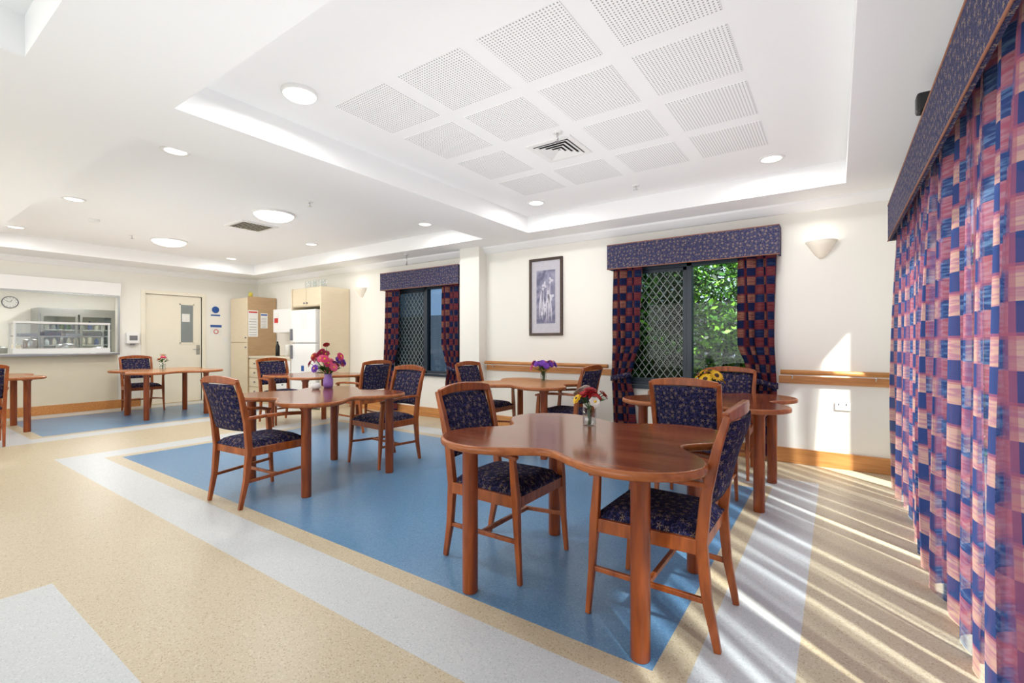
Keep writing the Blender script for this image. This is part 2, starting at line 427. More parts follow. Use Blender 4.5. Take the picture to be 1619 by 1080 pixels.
def side(w_top,outer,sgn):
    def f(z):
        P=[(0,.30),(.55,.26),(.80,.21),(.95,.27),(1.2,.35),(2.2,w_top)]
        for (za,wa),(zb,wb) in zip(P,P[1:]):
            if za<=z<=zb:
                t=(z-za)/(zb-za); t=t*t*(3-2*t); w=wa+(wb-wa)*t; break
        else: w=w_top
        return (0,w) if sgn>0 else (-w,0)
    return f
for (x0,x1,g) in ((-2.24,-.50,'curtains of the hedge window'),(-6.40,-4.72,'curtains of the second window')):
    for xe,sg in ((x0,1),(x1,-1)):
        cu=curtain('curtain',(xe,5.38,0),'x',side(.36,xe,sg),.06,2.25,.03,.09,'plaid','plaid navy and maroon curtain tied back beside a window',g,ppm=160,cloth=1.7)
        xx=xe+.105*sg; c=cu.location
        bm=NB(); R=[]; seg=20
        for k in range(seg):
            a=2*math.pi*k/seg; R.append([bm.verts.new((xx-c.x+.125*math.cos(a),5.38-c.y+.055*math.sin(a),.80-c.z+.03*math.cos(a)*sg+dz)) for dz in (-.03,.03)])
        for k in range(seg): bm.faces.new((R[k][0],R[(k+1)%seg][0],R[(k+1)%seg][1],R[k][1])).smooth=True
        mk('tieback',bm,'fab',cu,solid=.006,label='navy patterned fabric tieback')
segs=[(.25,1.73),(1.77,3.37),(3.42,4.99)]
for a,b in segs:
    W=b-a
    curtain('curtain',(.445,a,0),'y',(lambda z,W=W:(0,W)),.001,2.25,.062,.22,'sheer','floor length plaid sheer curtain hanging in pleats','long plaid curtains',ppm=85,u0=a*1.6,cloth=1.6)
def valance_hollow(x0,x1,y0,y1,z0,z1,label,board):
    bm=NB(); t=.02
    if board=='y':
        box(bm,x0,x1,y0,y0+t,z0,z1); box(bm,x0,x0+t,y0+t,y1,z0,z1); box(bm,x1-t,x1,y0+t,y1,z0,z1); box(bm,x0+t,x1-t,y0+t,y1,z1-t,z1)
    else:
        box(bm,x0,x0+t,y0,y1,z0,z1); box(bm,x0+t,x1,y0,y0+t,z0,z1); box(bm,x0+t,x1,y1-t,y1,z0,z1); box(bm,x0+t,x1,y0+t,y1-t,z1-t,z1)
    v=mk('valance',bm,'val',None,label,'valance'); c=v.location
    P=lambda x,y,z:(x-c.x,y-c.y,z-c.z)
    for z in (z0,z1):
        bm=NB()
        if board=='y': tube(bm,[P(x0,y0,z),P(x1,y0,z)],.005,8)
        else: tube(bm,[P(x0,y0,z),P(x0,y1,z)],.005,8)
        mk('piping',bm,'pipe',v)
valance_hollow(-2.28,-.46,5.31,YB,2.09,2.38,'navy floral pelmet above the hedge window','y')
valance_hollow(-6.43,-4.66,5.31,YB,2.09,2.38,'navy floral pelmet above the second window','y')
valance_hollow(.36,XR,.2,5.08,2.07,2.37,'long navy floral pelmet above plaid curtains','x')

# ---------------- ceiling fittings ----------------
for r,y in enumerate((2.15,2.76,3.38,4.0)):
    for c,x in enumerate((-2.52,-1.91,-1.30,-.69)):
        if r==2 and c==1: continue
        bm=NB(); box(bm,x-.245,x+.245,y-.245,y+.245,ZR-.004,ZR+.002)
        mk('ceiling_panel',bm,'perf',None,'square white perforated acoustic ceiling panel','ceiling panel',None,'perforated ceiling panels')
def disc_light(x,y,z,r,w):
    l=bpy.data.lights.new('lamp','AREA'); l.shape='DISK'; l.size=2*r; l.energy=w; l.color=(1,.98,.95)
    o=bpy.data.objects.new('lamp_light',l); o.location=(x,y,z); S.collection.objects.link(o); return o
def oyster(x,y,r,h,w):
    e=empty('ceiling_light',(x,y,ZR),0,'round frosted dome ceiling light, lit','ceiling light','dome ceiling lights')
    bm=NB(); lathe(bm,[(r*1.06,0),(r*1.06,-.02),(r*.96,-.025),(r*.96,0)],32); mk('rim',bm,'whitep',e)
    bm=NB(); lathe(bm,[(r*math.cos(a),-.015-h*math.sin(a)) for a in [k*math.pi/2/8 for k in range(9)]],32); mk('lamp_shade',bm,'lamp',e)
    disc_light(x,y,ZR-h-.03,r,w)
def down(x,y,z=ZR,w=8):
    e=empty('downlight',(x,y,z),0,'round recessed downlight with white rim, lit','downlight','recessed downlights')
    bm=NB(); lathe(bm,[(.078,.0),(.078,-.006),(.092,-.012),(.104,-.004),(.104,0)],28); mk('rim',bm,'whitep',e)
    bm=NB(); lathe(bm,[(.001,-.004),(.078,-.004)],28); mk('lens',bm,'lamp',e)
    disc_light(x,y,z-.02,.08,w)
oyster(-2.79,1.67,.10,.04,14)
oyster(-5.71,3.08,.225,.08,26); oyster(-8.56,2.96,.225,.08,26)
for x,y in ((-2.81,4.54),(-.46,4.6),(-4.5,1.6),(-6.95,1.5),(-9.3,1.41),(-7.0,4.39),(-9.46,4.28),(-4.55,4.51)): down(x,y)
def ring(bm,a,b,za,zb,mi=0):
    for (p,q) in (((-1,-1),(1,-1)),((1,-1),(1,1)),((1,1),(-1,1)),((-1,1),(-1,-1))):
        bm.faces.new([bm.verts.new(v) for v in ((p[0]*a,p[1]*a,za),(q[0]*a,q[1]*a,za),(q[0]*b,q[1]*b,zb),(p[0]*b,p[1]*b,zb))]).material_index=mi
e=empty('air_diffuser',(-1.87,3.38,ZR),0,'square white four-way ceiling air diffuser','air vent')
bm=NB(); ring(bm,.2,.2,0,-.008); ring(bm,.2,.158,-.008,-.008); mk('vent_frame',bm,'whitep',e,solid=.003)
bm=NB()
for k in range(4): a=.152-.038*k; ring(bm,a,a-.027,-.016,-.005)
mk('louvre',bm,'whitep',e,solid=.003)
bm=NB(); box(bm,-.158,.158,-.158,.158,-.004,-.001); mk('vent_throat',bm,'black',e)
e=empty('return_air_grille',(-6.57,3.23,ZR),0,'square beige slatted return air grille on ceiling','air vent')
bm=NB(); ring(bm,.24,.24,0,-.012); ring(bm,.24,.2,-.012,-.012); mk('vent_frame',bm,'whitep',e,solid=.004)
bm=NB()
for k in range(10): y=-.18+k*.04; bar(bm,[(-.2,y,-.01),(.2,y,-.01)],.03,.003,(0,.8,.6))
mk('slat',bm,'tile',e)
bm=NB(); box(bm,-.2,.2,-.2,.2,-.003,-.001); mk('vent_throat',bm,'ink_grey',e)
for x,y,z,L in ((-1.73,3.10,ZR,.07),(-1.67,4.61,ZR,.04),(-4.9,3.05,ZR,.05),(-8.6,2.5,ZR,.05),(-5.6,5.15,ZC,.16)):
    e=empty('fire_sprinkler',(x,y,z),0,'small chrome and white ceiling sprinkler head','sprinkler','ceiling sprinklers')
    bm=NB(); lathe(bm,[(.001,-.008),(.035,-.008),(.04,0)],16); mk('escutcheon',bm,'whitep',e)
    bm=NB(); tube(bm,[(0,0,0),(0,0,-L)],.008,8); tube(bm,[(-.0,0,-L),(0,0,-L-.004)],.022,12); mk('deflector',bm,'chrome',e)
e=empty('smoke_detector',(-7.9,1.9,ZR),0,'small round white smoke detector on ceiling','smoke detector')
bm=NB(); lathe(bm,[(.06,0),(.06,-.02),(.045,-.035),(.001,-.04)],20); mk('housing',bm,'whitep',e)

def sconce(x,z):
    e=empty('wall_sconce',(x,YB,z),0,'half bowl ceramic uplight sconce, lit','wall lamp','wall sconces')
    bm=NB(); prof=[(.010,-.17),(.038,-.145),(.07,-.10),(.10,-.05),(.13,.0)]
    lathe(bm,prof,20,(0,0,0),0,math.pi,math.pi); 
    mk('lamp_shade',bm,'frost',e,solid=.008)
    bm=NB(); tube(bm,[(0,-.03,-.08),(0,-.05,-.03)],.018,10); mk('bulb',bm,'lamp',e)
    l=bpy.data.lights.new('sconce','POINT'); l.energy=.6; l.color=(1,.93,.82); l.shadow_soft_size=.03
    o=bpy.data.objects.new('sconce_light',l); o.location=(x,YB-.07,z+.03); S.collection.objects.link(o)
sconce(-.12,2.2); sconce(-7.13,2.2)

def rail(x0,x1):
    e=empty('handrail',((x0+x1)/2,YB,.8),0,'honey timber handrail on wall brackets','handrail','wall handrails'); L=(x1-x0)/2
    bm=NB(); box(bm,-L,L,-.02,0,.0,.075); mk('backing_board',bm,'trimwood',e,bevel=.004)
    bm=NB(); tube(bm,[(-L+.02,-.075,.115),(L-.02,-.075,.115)],.024,14); mk('rail',bm,'trimwood',e)
    for x in ([-L+.12,L-.12] if L<.6 else [-L+.15,0,L-.15]):
        bm=NB(); tube(bm,[(x,-.015,.05),(x,-.06,.055),(x,-.075,.095)],.006,8); mk('bracket',bm,'chrome',e)
rail(-4.24,-2.29); rail(-.48,.42)
e=empty('power_outlet',(.05,YB,.56),0,'white double power outlet on cream wall','power outlet')
bm=NB(); box(bm,-.06,.06,-.012,0,0,.075); mk('plate',bm,'whitep',e,bevel=.003)
for x in (-.03,.03):
    bm=NB(); box(bm,x-.006,x+.006,-.014,-.012,.048,.066); mk('switch',bm,'ink_grey',e)
e=empty('framed_picture',(-3.23,YB-.002,1.30),0,'dark framed lavender botanical print on cream wall','picture')
bm=NB(); w=.26;h=1.05;t=.035
for a in ((-w,w,0,t),(-w,w,h-t,h),(-w,-w+t,t,h-t),(w-t,w,t,h-t)): box(bm,a[0],a[1],-.03,0,a[2],a[3])
mk('picture_frame',bm,'picframe',e,bevel=.004)
bm=NB(); box(bm,-w+t,w-t,-.012,-.006,t,h-t); mk('mount_board',bm,'art_mount',e)
bm=NB(); box(bm,-w+t+.08,w-t-.08,-.016,-.012,t+.13,h-t-.13); mk('print',bm,'art',e)
bm=NB(); rq=random.Random(11)
for k in range(8):
    x=-.10+.028*k; z0=.19+.1*rq.random(); hh=.2+.36*rq.random(); bx=rq.uniform(-.03,.03)
    pts=[(x+bx*(q/5)**2*1.5,-.018,z0+hh*q/5) for q in range(6)]
    bar(bm,pts,[.004,.012,.02,.018,.01,.002],.002,(1,0,0))
for k in range(9):
    cx=rq.uniform(-.09,.09); cz=.3+.055*k; R0=rq.uniform(.014,.03); ph=rq.random()*6
    vs=[bm.verts.new((cx+R0*(1+.45*math.cos(3*a+ph))*math.cos(a),-.0185-.0002*k,cz+R0*1.3*(1+.45*math.cos(3*a+ph))*math.sin(a))) for a in [i*2*math.pi/36 for i in range(36)]]
    bm.faces.new(vs)
mk('print_motif',bm,'art_pale',e)
e=empty('wall_speaker',(XR,3.2,2.40),0,'small black speaker on a wall bracket above pelmet','speaker')
bm=NB(); box(bm,-.21,-.14,-.04,.04,-.0,.10); mk('speaker_body',bm,'black',e,bevel=.015)
bm=NB(); tube(bm,[(-.14,0,.05),(0,0,.05)],.01,8); mk('bracket',bm,'black',e)

# ---------------- tables ----------------
def outline(sx,sy,k=0,n=120):
    P=[]
    for i in range(n):
        a=2*math.pi*i/n; r=.565-.135*math.cos(4*a)-.02*math.cos(8*a)
        P.append(Vector((sx*r*math.cos(a),sy*r*math.sin(a),0)))
    if k:
        Q=[]
        for i in range(n):
            t=(P[(i+1)%n]-P[i-1]).normalized(); Q.append(P[i]-Vector((t.y,-t.x,0))*k)
        return Q
    return P
def table(loc,sx,sy,mt,label,leg=.425):
    e=empty('dining_table',loc,0,label,'table','clover shaped dining tables')
    bm=NB(); R=[]
    for k,z in ((.012,.712),(0,.718),(0,.736),(.004,.744),(.012,.748),(.02,.748)):
        R.append([bm.verts.new((p.x,p.y,z)) for p in outline(sx,sy,k)])
    n=len(R[0])
    for i in range(len(R)-1):
        for k in range(n):
            f=bm.faces.new((R[i][k],R[i][(k+1)%n],R[i+1][(k+1)%n],R[i+1][k])); f.material_index=1 if i<4 else 0; f.smooth=i<4
    bm.faces.new(R[-1]); bm.faces.new(R[0][::-1]).material_index=1
    mk('table_top',bm,[mt,'edgewood'],e)
    for a in (-1,1):
        for b in (-1,1):
            bm=NB(); lathe(bm,[(.001,0),(.036,0),(.038,.004),(.038,.68),(.05,.695),(.05,.712)],20,(a*leg,b*leg*.98,0)); mk('leg',bm,'legwood',e)
    return e
TA=(-1.045,2.18,0); TB=(-3.85,2.52,0); TC=(-.88,4.19,0); TD=(-2.92,4.6,0); TE=(-6.2,3.95,0); TF=(-9.2,3.15,0); TG=(-9.4,1.05,0)
table(TA,1.16,1.0,'topwood','red-brown clover shaped table with rose vase')
table(TB,1.12,1.05,'topwood','red-brown clover shaped table with purple vase')
table(TC,1.12,1.05,'topwood','wooden clover shaped table with sunflowers by curtains')
table(TD,1.08,1.0,'toplight','light wooden clover shaped table with violet flowers')
table(TE,1.08,1.0,'topwood','dark wooden clover shaped table near kitchenette')
table(TF,1.3,1.2,'toplight','light wooden table with small vase near servery')
table(TG,1.2,1.1,'toplight','light wooden table near servery hatch')

# ---------------- chair ----------------
def chair(loc,rz):
    e=empty('dining_chair',loc,rz,'wooden armchair with navy star-patterned seat and back','chair','dining armchairs')
    for s in (-1,1):
        bm=NB(); bar(bm,[(s*.205,-.275,0),(s*.21,-.235,.2),(s*.215,-.215,.42),(s*.22,-.235,.62),(s*.226,-.275,.80),(s*.23,-.315,.935)],[.024,.03,.036,.034,.032,.026],[.028,.038,.046,.042,.034,.026],(1,0,0))
        mk('leg',bm,'chairwood',e,bevel=.005)
        bm=NB(); bar(bm,[(s*.245,.262,0),(s*.24,.245,.2),(s*.238,.232,.43),(s*.245,.215,.64)],[.022,.028,.036,.028],[.024,.03,.04,.03],(1,0,0))
        mk('leg',bm,'chairwood',e,bevel=.005)
        bm=NB(); bar(bm,[(s*.222,-.245,.655),(s*.25,-.12,.665),(s*.268,.05,.662),(s*.262,.18,.65),(s*.25,.25,.632)],[.03,.04,.05,.05,.034],[.022,.024,.024,.024,.02],(1,0,0))
        mk('armrest',bm,'chairwood',e,bevel=.006)
    bm=NB()
    for s in (-1,1): bar(bm,[(s*.225,-.2,.405),(s*.236,.22,.405)],.022,.06,(1,0,0))
    bar(bm,[(-.235,.232,.405),(.235,.232,.405)],.022,.06,(0,1,0)); bar(bm,[(-.21,-.212,.405),(.21,-.212,.405)],.022,.06,(0,1,0))
    mk('seat_frame',bm,'chairwood',e,bevel=.003)
    for s in (-1,1):
        bm=NB(); bar(bm,[(s*.208,-.235,.19),(s*.24,.24,.21)],.018,.022,(1,0,0)); mk('stretcher',bm,'chairwood',e,bevel=.003)
    bm=NB(); bar(bm,[(-.22,0.0,.2),(.22,0.0,.2)],.02,.022,(0,1,0)); mk('stretcher',bm,'chairwood',e,bevel=.003)
    bm=NB(); pts=[]
    for k in range(9):
        t=k/8; x=-.225+.45*t; b=4*t*(1-t); pts.append((x,-.305-.03*b,.925+.018*b))
    bar(bm,pts,.028,[.04+.014*4*(k/8)*(1-k/8) for k in range(9)],(0,1,0)); mk('top_rail',bm,'chairwood',e,bevel=.005)
    def pad(name,f,nu=12,nv=10):
        bm=NB(); F=[[None]*(nv+1) for _ in range(nu+1)]; B=[[None]*(nv+1) for _ in range(nu+1)]
        for i in range(nu+1):
            for j in range(nv+1):
                u=i/nu*2-1; v=j/nv*2-1
                d=(1-abs(u)**5)*(1-abs(v)**5); d=d**.5 if d>0 else 0
                F[i][j]=bm.verts.new(f(u,v,d)); B[i][j]=bm.verts.new(f(u,v,-d*.6-.15))
        for i in range(nu):
            for j in range(nv):
                bm.faces.new((F[i][j],F[i+1][j],F[i+1][j+1],F[i][j+1])).smooth=True
                bm.faces.new((B[i][j],B[i][j+1],B[i+1][j+1],B[i+1][j])).smooth=True
        for i in range(nu):
            bm.faces.new((F[i][0],B[i][0],B[i+1][0],F[i+1][0])); bm.faces.new((F[i][nv],F[i+1][nv],B[i+1][nv],B[i][nv]))
        for j in range(nv):
            bm.faces.new((F[0][j],F[0][j+1],B[0][j+1],B[0][j])); bm.faces.new((F[nu][j],B[nu][j],B[nu][j+1],F[nu][j+1]))
        mk(name,bm,'fab',e)
    pad('seat',lambda u,v,d:((.215+.018*(v+1)/2)*u, .01+.235*v, .437+.05*d))
    def bk(u,v,d):
        z=.735+.175*v; y=-.262-.05*v-.012*v*v-.028*(1-u*u)
        return (.205*u,y+.028*d,z)
    pad('backrest',bk)
    return e
P=math.pi
c0=chair((-1.56,2.19,0),-P/2)
for (x,y,r) in [(-.655,2.17,P/2),(-3.77,1.92,.08),(-3.79,3.2,P-.05),(-6.95,3.88,-P/2),(-5.45,4.2,P/2),(-3.56,4.6,-P/2),(-2.46,4.62,P/2),(-.87,3.66,0),(-.88,4.8,P),(-10.1,3.08,-P/2),(-8.2,.90,P/2)]:
    copytree(c0,(x,y,0),r)

# ---------------- flowers ----------------
def petal_flower(bm,c,dirv,r,layers,n,mi,cmi,droop=.3,pw=1.25,cr=.26):
    d=Vector(dirv).normalized(); a=d.orthogonal().normalized(); b=d.cross(a); c=Vector(c)
    for L in range(layers):
        rr=r*(1-.22*L) if pw>1 else r*(1-.12*L); lift=(.15+.3*L) if pw>1 else (.05+.1*L)
        for k in range(n):
            an=2*P*(k+.5*(L%2))/n; dirn=a*math.cos(an)+b*math.sin(an); sd=d.cross(dirn); w=rr*math.sin(P/n)*pw
            p=[c+sd*0,c+dirn*rr*.55+sd*w+d*rr*lift, c+dirn*rr*.9+sd*w*.6+d*rr*(lift+.05-droop*.3), c+dirn*rr*1.05+d*rr*(lift-droop*.4), c+dirn*rr*.9-sd*w*.6+d*rr*(lift+.05-droop*.3), c+dirn*rr*.55-sd*w+d*rr*lift]
            f=bm.faces.new([bm.verts.new(q) for q in p]); f.material_index=mi; f.smooth=True
    r2=bmesh.ops.create_icosphere(bm,subdivisions=2,radius=r*cr,matrix=Matrix.Translation(c+d*r*(.2 if pw>1 else .02)))
    for v in r2['verts']:
        for f in v.link_faces: f.material_index=cmi
def leafq(bm,p,dirn,L,w,mi=0):
    d=Vector(dirn).normalized(); s=d.cross(Vector((0,0,1)));
    s=s.normalized() if s.length>.01 else Vector((1,0,0)); p=Vector(p)
    f=bm.faces.new([bm.verts.new(q) for q in (p,p+d*L*.4+s*w,p+d*L-Vector((0,0,L*.2)),p+d*L*.4-s*w)]); f.material_index=mi
def bouquet(loc,flowers,vase_h,vase_prof,vmat,vlabel,label,leaves=10,spread=.1,sun=False):
    bm=NB(); lathe(bm,vase_prof,24,loc); v=mk('vase',bm,vmat,None,vlabel,'vase',solid=.003)
    e=empty('flower_bouquet',(loc[0],loc[1],loc[2]+.006),0,label,'flowers')
    for (x,y,z,r,ly,n,pm,cm) in flowers:
        bm=NB(); dirv=Vector((x*2.2,y*2.2,.12 if z<vase_h*1.6 else .16))
        if sun: petal_flower(bm,(x,y,z),Vector((x*4,y*4,.3)),r,ly,n,0,1,.15,.62,.36)
        else: petal_flower(bm,(x,y,z),dirv,r,ly,n,0,1)
        mk('flower',bm,[pm,cm],e,fixn=False)
        bs=NB(); tube(bs,[(x*.1,y*.1,.0),(x*.15,y*.15,vase_h),(x*.6,y*.6,(vase_h+z)/2+.01),(x,y,z)],.0025,6); mk('stem',bs,'stem',e)
    bl=NB(); rr=random.Random(int(loc[0]*100))
    for k in range(leaves):
        a=rr.random()*2*P; q=rr.random(); leafq(bl,(math.cos(a)*.02,math.sin(a)*.02,vase_h+q*.05),(math.cos(a),math.sin(a),.3+rr.random()),.06+spread*.4,.018)
    mk('leaves',bl,'leaf',e,fixn=False)
T=.749
def cyl(r,h): return [(.001,.002),(r*.95,.002),(r,.008),(r,h)]
bouquet((-1.14,2.41,T),[(-.02,-.03,.165,.042,5,7,'red_petal','red_petal'),(.04,-.02,.155,.042,5,7,'red_petal','red_petal'),(.0,.04,.16,.04,5,7,'red_petal','red_petal'),(-.07,.0,.175,.038,2,7,'white_petal','yellow_petal'),(-.05,.05,.19,.034,2,7,'white_petal','yellow_petal'),(-.045,-.06,.145,.032,2,9,'yellow_petal','brown_center'),(.07,.03,.165,.034,3,7,'red_petal','yellow_petal'),(.06,-.06,.135,.032,2,7,'white_petal','yellow_petal'),(.01,-.01,.19,.038,5,7,'red_petal','red_petal')],.095,cyl(.036,.1),'vglass','short clear glass vase holding roses','red roses with white and yellow daisies')
prg=[(.001,.002),(.04,.002),(.048,.03),(.046,.09),(.03,.12),(.04,.14)]
fl=[]
rr=random.Random(3)
for k in range(24):
    a=k*2.4; rad=.03+.15*math.sqrt(k/24); fl.append((rad*math.cos(a),rad*math.sin(a),.25+.17*rr.random()-rad*.5,.042,3,8,rr.choice(['pink_petal','pink_petal','red_petal','pink_petal','magnet_pink','violet_petal']),'yellow_petal'))
fl.append((-.06,.02,.43,.035,3,8,'red_petal','red_petal'))
bouquet((-4.25,2.85,T),fl,.13,prg,'purple','lilac ceramic vase with pink flowers','mixed pink and red flower bouquet',22,.2)
fl=[]
for k in range(22):
    a=k*2.4; rad=.02+.13*math.sqrt(k/22); fl.append((rad*math.cos(a),rad*math.sin(a),.2+.06*rr.random()-rad*.4,.038,3,7,'violet_petal' if k%4 else 'magnet_pink','violet_petal'))
bouquet((-2.87,4.8,T),fl,.1,cyl(.035,.1),'vglass','clear glass vase holding violet flowers','bunch of violet flowers',10)
fl=[]
for k in range(7):
    a=k*2*P/6+.3; rad=0 if k==6 else .085; fl.append((rad*math.cos(a),rad*math.sin(a),.15+(.06 if k==6 else .03*(k%2)),.06,2,13,'yellow_petal','brown_center'))
bouquet((-.88,4.22,T),fl,.08,cyl(.035,.085),'vglass','small glass vase holding sunflowers','small bunch of yellow sunflowers',8,.1,True)
fl=[(.03,0,.2,.045,2,8,'pink_petal','yellow_petal'),(-.04,.02,.24,.045,2,8,'white_petal','yellow_petal'),(0,-.04,.17,.04,2,8,'red_petal','yellow_petal'),(.02,.05,.16,.045,2,8,'white_petal','yellow_petal')]
bouquet((-9.3,3.12,T),fl,.1,cyl(.04,.1),'vglass','small glass vase holding mixed flowers','pink and white flower posy',12)
bm=NB(); lathe(bm,[(.001,.0),(.03,.0),(.045,.02),(.042,.05),(.03,.06),(.028,.058),(.04,.04),(.035,.02),(.001,.01)],24,(-4.23,2.70,T)); mk('small_bowl',bm,'whitep',None,'small white ceramic bowl beside purple vase','bowl')

# ---------------- door & signs ----------------
e=empty('door_1',(XL,3.845,0),0,'cream door with narrow glazed vision panel',None,None,'structure')
bm=NB()
for y0,y1,z0,z1 in ((-.555,-.485,0,2.21),(.485,.555,0,2.21),(-.485,.485,2.14,2.21)): box(bm,-.12,.02,y0,y1,z0,z1)
mk('door_frame',bm,'door',e,bevel=.004)
bm=NB(); box(bm,-.06,-.02,-.48,.48,.005,2.135); mk('door_leaf',bm,'door',e,bevel=.002)
bm=NB(); box(bm,-.02,-.014,.11,.33,1.2,1.96); mk('vision_panel',bm,'darkgl',e)
bm=NB(); box(bm,-.014,-.013,.13,.27,1.62,1.78); mk('window_notice',bm,'paper',e)
bm=NB(); box(bm,-.02,-.012,.09,.11,1.18,1.98); box(bm,-.02,-.012,.33,.35,1.18,1.98); box(bm,-.02,-.012,.09,.35,1.16,1.2); box(bm,-.02,-.012,.09,.35,1.96,1.98); mk('panel_trim',bm,'door',e)
bm=NB(); box(bm,-.02,-.01,.39,.45,.95,1.15); tube(bm,[(-.01,.42,1.06),(.04,.42,1.06),(.045,.31,1.06)],.009,8); mk('door_handle',bm,'steel',e)
def sign(y,z,w,h,mat1,lab,glyph):
    e=empty('wall_sign',(XL,y,z),0,lab,'sign'); bm=NB(); box(bm,0,.004,-w/2,w/2,0,h); mk('sign_board',bm,'paper',e)
    bm=NB()
    if glyph=='round':
        lathe(bm,[(.001,0),(w*.36,0)],24); bmesh.ops.rotate(bm,verts=bm.verts,matrix=Matrix.Rotation(P/2,3,'Y')); bmesh.ops.translate(bm,verts=bm.verts,vec=(.006,0,h*.55)); box(bm,.004,.006,-w*.45,w*.45,.0+h*.04,h*.16)
    else:
        box(bm,.004,.006,-w/2,w/2,h*.78,h)
    mk('sign_symbol',bm,mat1,e)
    return e
sign(4.59,1.75,.2,.26,'sign_blue','white sign with round blue symbol beside door','round')
s2=sign(4.60,1.35,.22,.22,'sign_blue','white notice with blue header and red ring symbol','hdr')
bm=NB(); lathe(bm,[(.05,0),(.035,0)],20,(0,0,0)); bmesh.ops.rotate(bm,verts=bm.verts,matrix=Matrix.Rotation(P/2,3,'Y')); bmesh.ops.translate(bm,verts=bm.verts,vec=(.006,0,.08)); mk('ring_symbol',bm,'sign_red',s2)
e=empty('light_switch',(XL,4.79,1.2),0,'small white light switch on cream wall','light switch')
bm=NB(); box(bm,0,.01,-.04,.04,0,.12); mk('plate',bm,'whitep',e,bevel=.002)
bm=NB(); box(bm,.01,.014,-.01,.01,.045,.075); mk('switch',bm,'paper',e)
e=empty('soap_dispenser',(XL,3.15,1.15),0,'white wall mounted dispenser beside servery','dispenser')
bm=NB(); box(bm,0,.1,-.1,.1,.03,.24); mk('housing',bm,'whitep',e,bevel=.02)
bm=NB(); box(bm,.1,.104,-.06,.06,.09,.18); mk('window_slot',bm,'ink_grey',e)
bm=NB(); box(bm,.02,.08,-.03,.03,0,.03); mk('nozzle',bm,'ink_grey',e)

# ---------------- servery & kitchen ----------------
bm=NB(); box(bm,XL-.4,XL+.18,.31,2.93,.981,1.02); mk('servery_counter',bm,'steel',None,'stainless steel servery counter in wall hatch','counter',bevel=.004)
bm=NB(); box(bm,XL,XL+.015,.3,2.94,.15,.98); mk('trim_5',bm,'tile',kind='structure',label='beige laminate panel under servery')
e=empty('roller_shutter',(XL,1.62,2.05),0,'white roller shutter housing above servery hatch','shutter')
bm=NB(); box(bm,.0,.12,-1.34,1.34,.0,.23); mk('shutter_housing',bm,'whitep',e,bevel=.006)
bm=NB(); box(bm,.03,.09,-1.32,1.32,-.02,0); mk('shutter_bottom_rail',bm,'steel',e)
for y in (-1.35,1.32):
    bm=NB(); box(bm,0,.03,y,y+.03,-1.03,0); mk('shutter_guide',bm,'steel',e)
KX=-14.7
bm=NB(); box(bm,KX-.1,KX,-1,5.2,0,ZC); mk('wall_kitchen_far',bm,'wall',kind='structure',label='white kitchen wall')
bm=NB(); box(bm,KX,XL-.12,5.1,5.2,0,ZC); mk('wall_kitchen_side',bm,'wall',kind='structure',label='white kitchen wall')
bm=NB(); box(bm,KX,XL-.12,-1.1,-1,0,ZC); mk('wall_kitchen_near',bm,'wall',kind='structure',label='white kitchen wall')
bm=NB(); box(bm,KX-.1,XL-.12,-1.1,5.2,ZC,ZC+.05); mk('ceiling_kitchen',bm,'ceil',kind='structure',label='white kitchen ceiling')
for y in (1.2,3.2):
    e=empty('tube_light',(-12.9,y,ZC),0,'white fluorescent kitchen ceiling light, lit','ceiling light','kitchen tube lights')
    bm=NB(); box(bm,-.6,.6,-.1,.1,-.05,0); mk('light_housing',bm,'whitep',e)
    bm=NB(); box(bm,-.58,.58,-.08,.08,-.065,-.05); mk('diffuser',bm,'lampcool',e)
    l=bpy.data.lights.new('tube','AREA'); l.shape='RECTANGLE'; l.size=1.1; l.size_y=.16; l.energy=42; l.color=(1,.98,.95)
    o=bpy.data.objects.new('tube_lamp',l); o.location=(-12.9,y,ZC-.075); S.collection.objects.link(o)
e=empty('food_display_case',(-11.15,2.25,1.02),0,'stainless and glass heated food display case on counter','display case')
bm=NB(); L=.6
for x in (-.2,.16):
    for y in (-L,L): box(bm,x-.014,x+.014,y-.014,y+.014,.08,.5)
box(bm,-.22,.18,-L-.02,L+.02,.5,.535); box(bm,-.22,.18,-L-.02,L+.02,.0,.08)
mk('case_frame',bm,'whitep',e,bevel=.003)
bm=NB(); box(bm,-.2,.16,-L,L,.28,.3); mk('shelf',bm,'steel',e)
bm=NB(); box(bm,.172,.176,-L,L,.1,.5); mk('glass_pane',bm,'vglass',e)
for k in range(4):
    bm=NB(); y0=1.72+.28*k; box(bm,-11.3,-11.05,y0,y0+.22,1.322,1.36+.03*(k%2)); mk('serving_tray',bm,'ink_grey' if k%2 else 'steel',None,'rectangular metal serving tray inside display case','tray',None,'trays in the display case',bevel=.006)
def gfridge(cx,cy,H,lab):
    e=empty('display_fridge',(cx,cy,0),0,lab,'fridge')
    bm=NB(); box(bm,-.35,.3,-.65,-.61,0,H); box(bm,-.35,.3,.61,.65,0,H); box(bm,-.35,.3,-.61,.61,H-.13,H); box(bm,-.35,.3,-.61,.61,0,.15); box(bm,-.35,-.3,-.61,.61,.15,H-.13)
    mk('fridge_body',bm,'steel',e)
    for k in range(4):
        bm=NB(); box(bm,-.3,.25,-.6,.6,.45+.34*k,.465+.34*k); mk('shelf',bm,'whitep',e)
    for s in (-1,1):
        bm=NB(); y0,y1=sorted((s*.02,s*.61))
        for a in ((y0,y1,.15,.2),(y0,y1,H-.18,H-.13),(y0,y0+.04,.2,H-.18),(y1-.04,y1,.2,H-.18)): box(bm,.3,.33,a[0],a[1],a[2],a[3])
        mk('fridge_door',bm,'steel',e)
        bm=NB(); box(bm,.312,.316,y0+.04,y1-.04,.2,H-.18); mk('glass_pane',bm,'vglass',e)
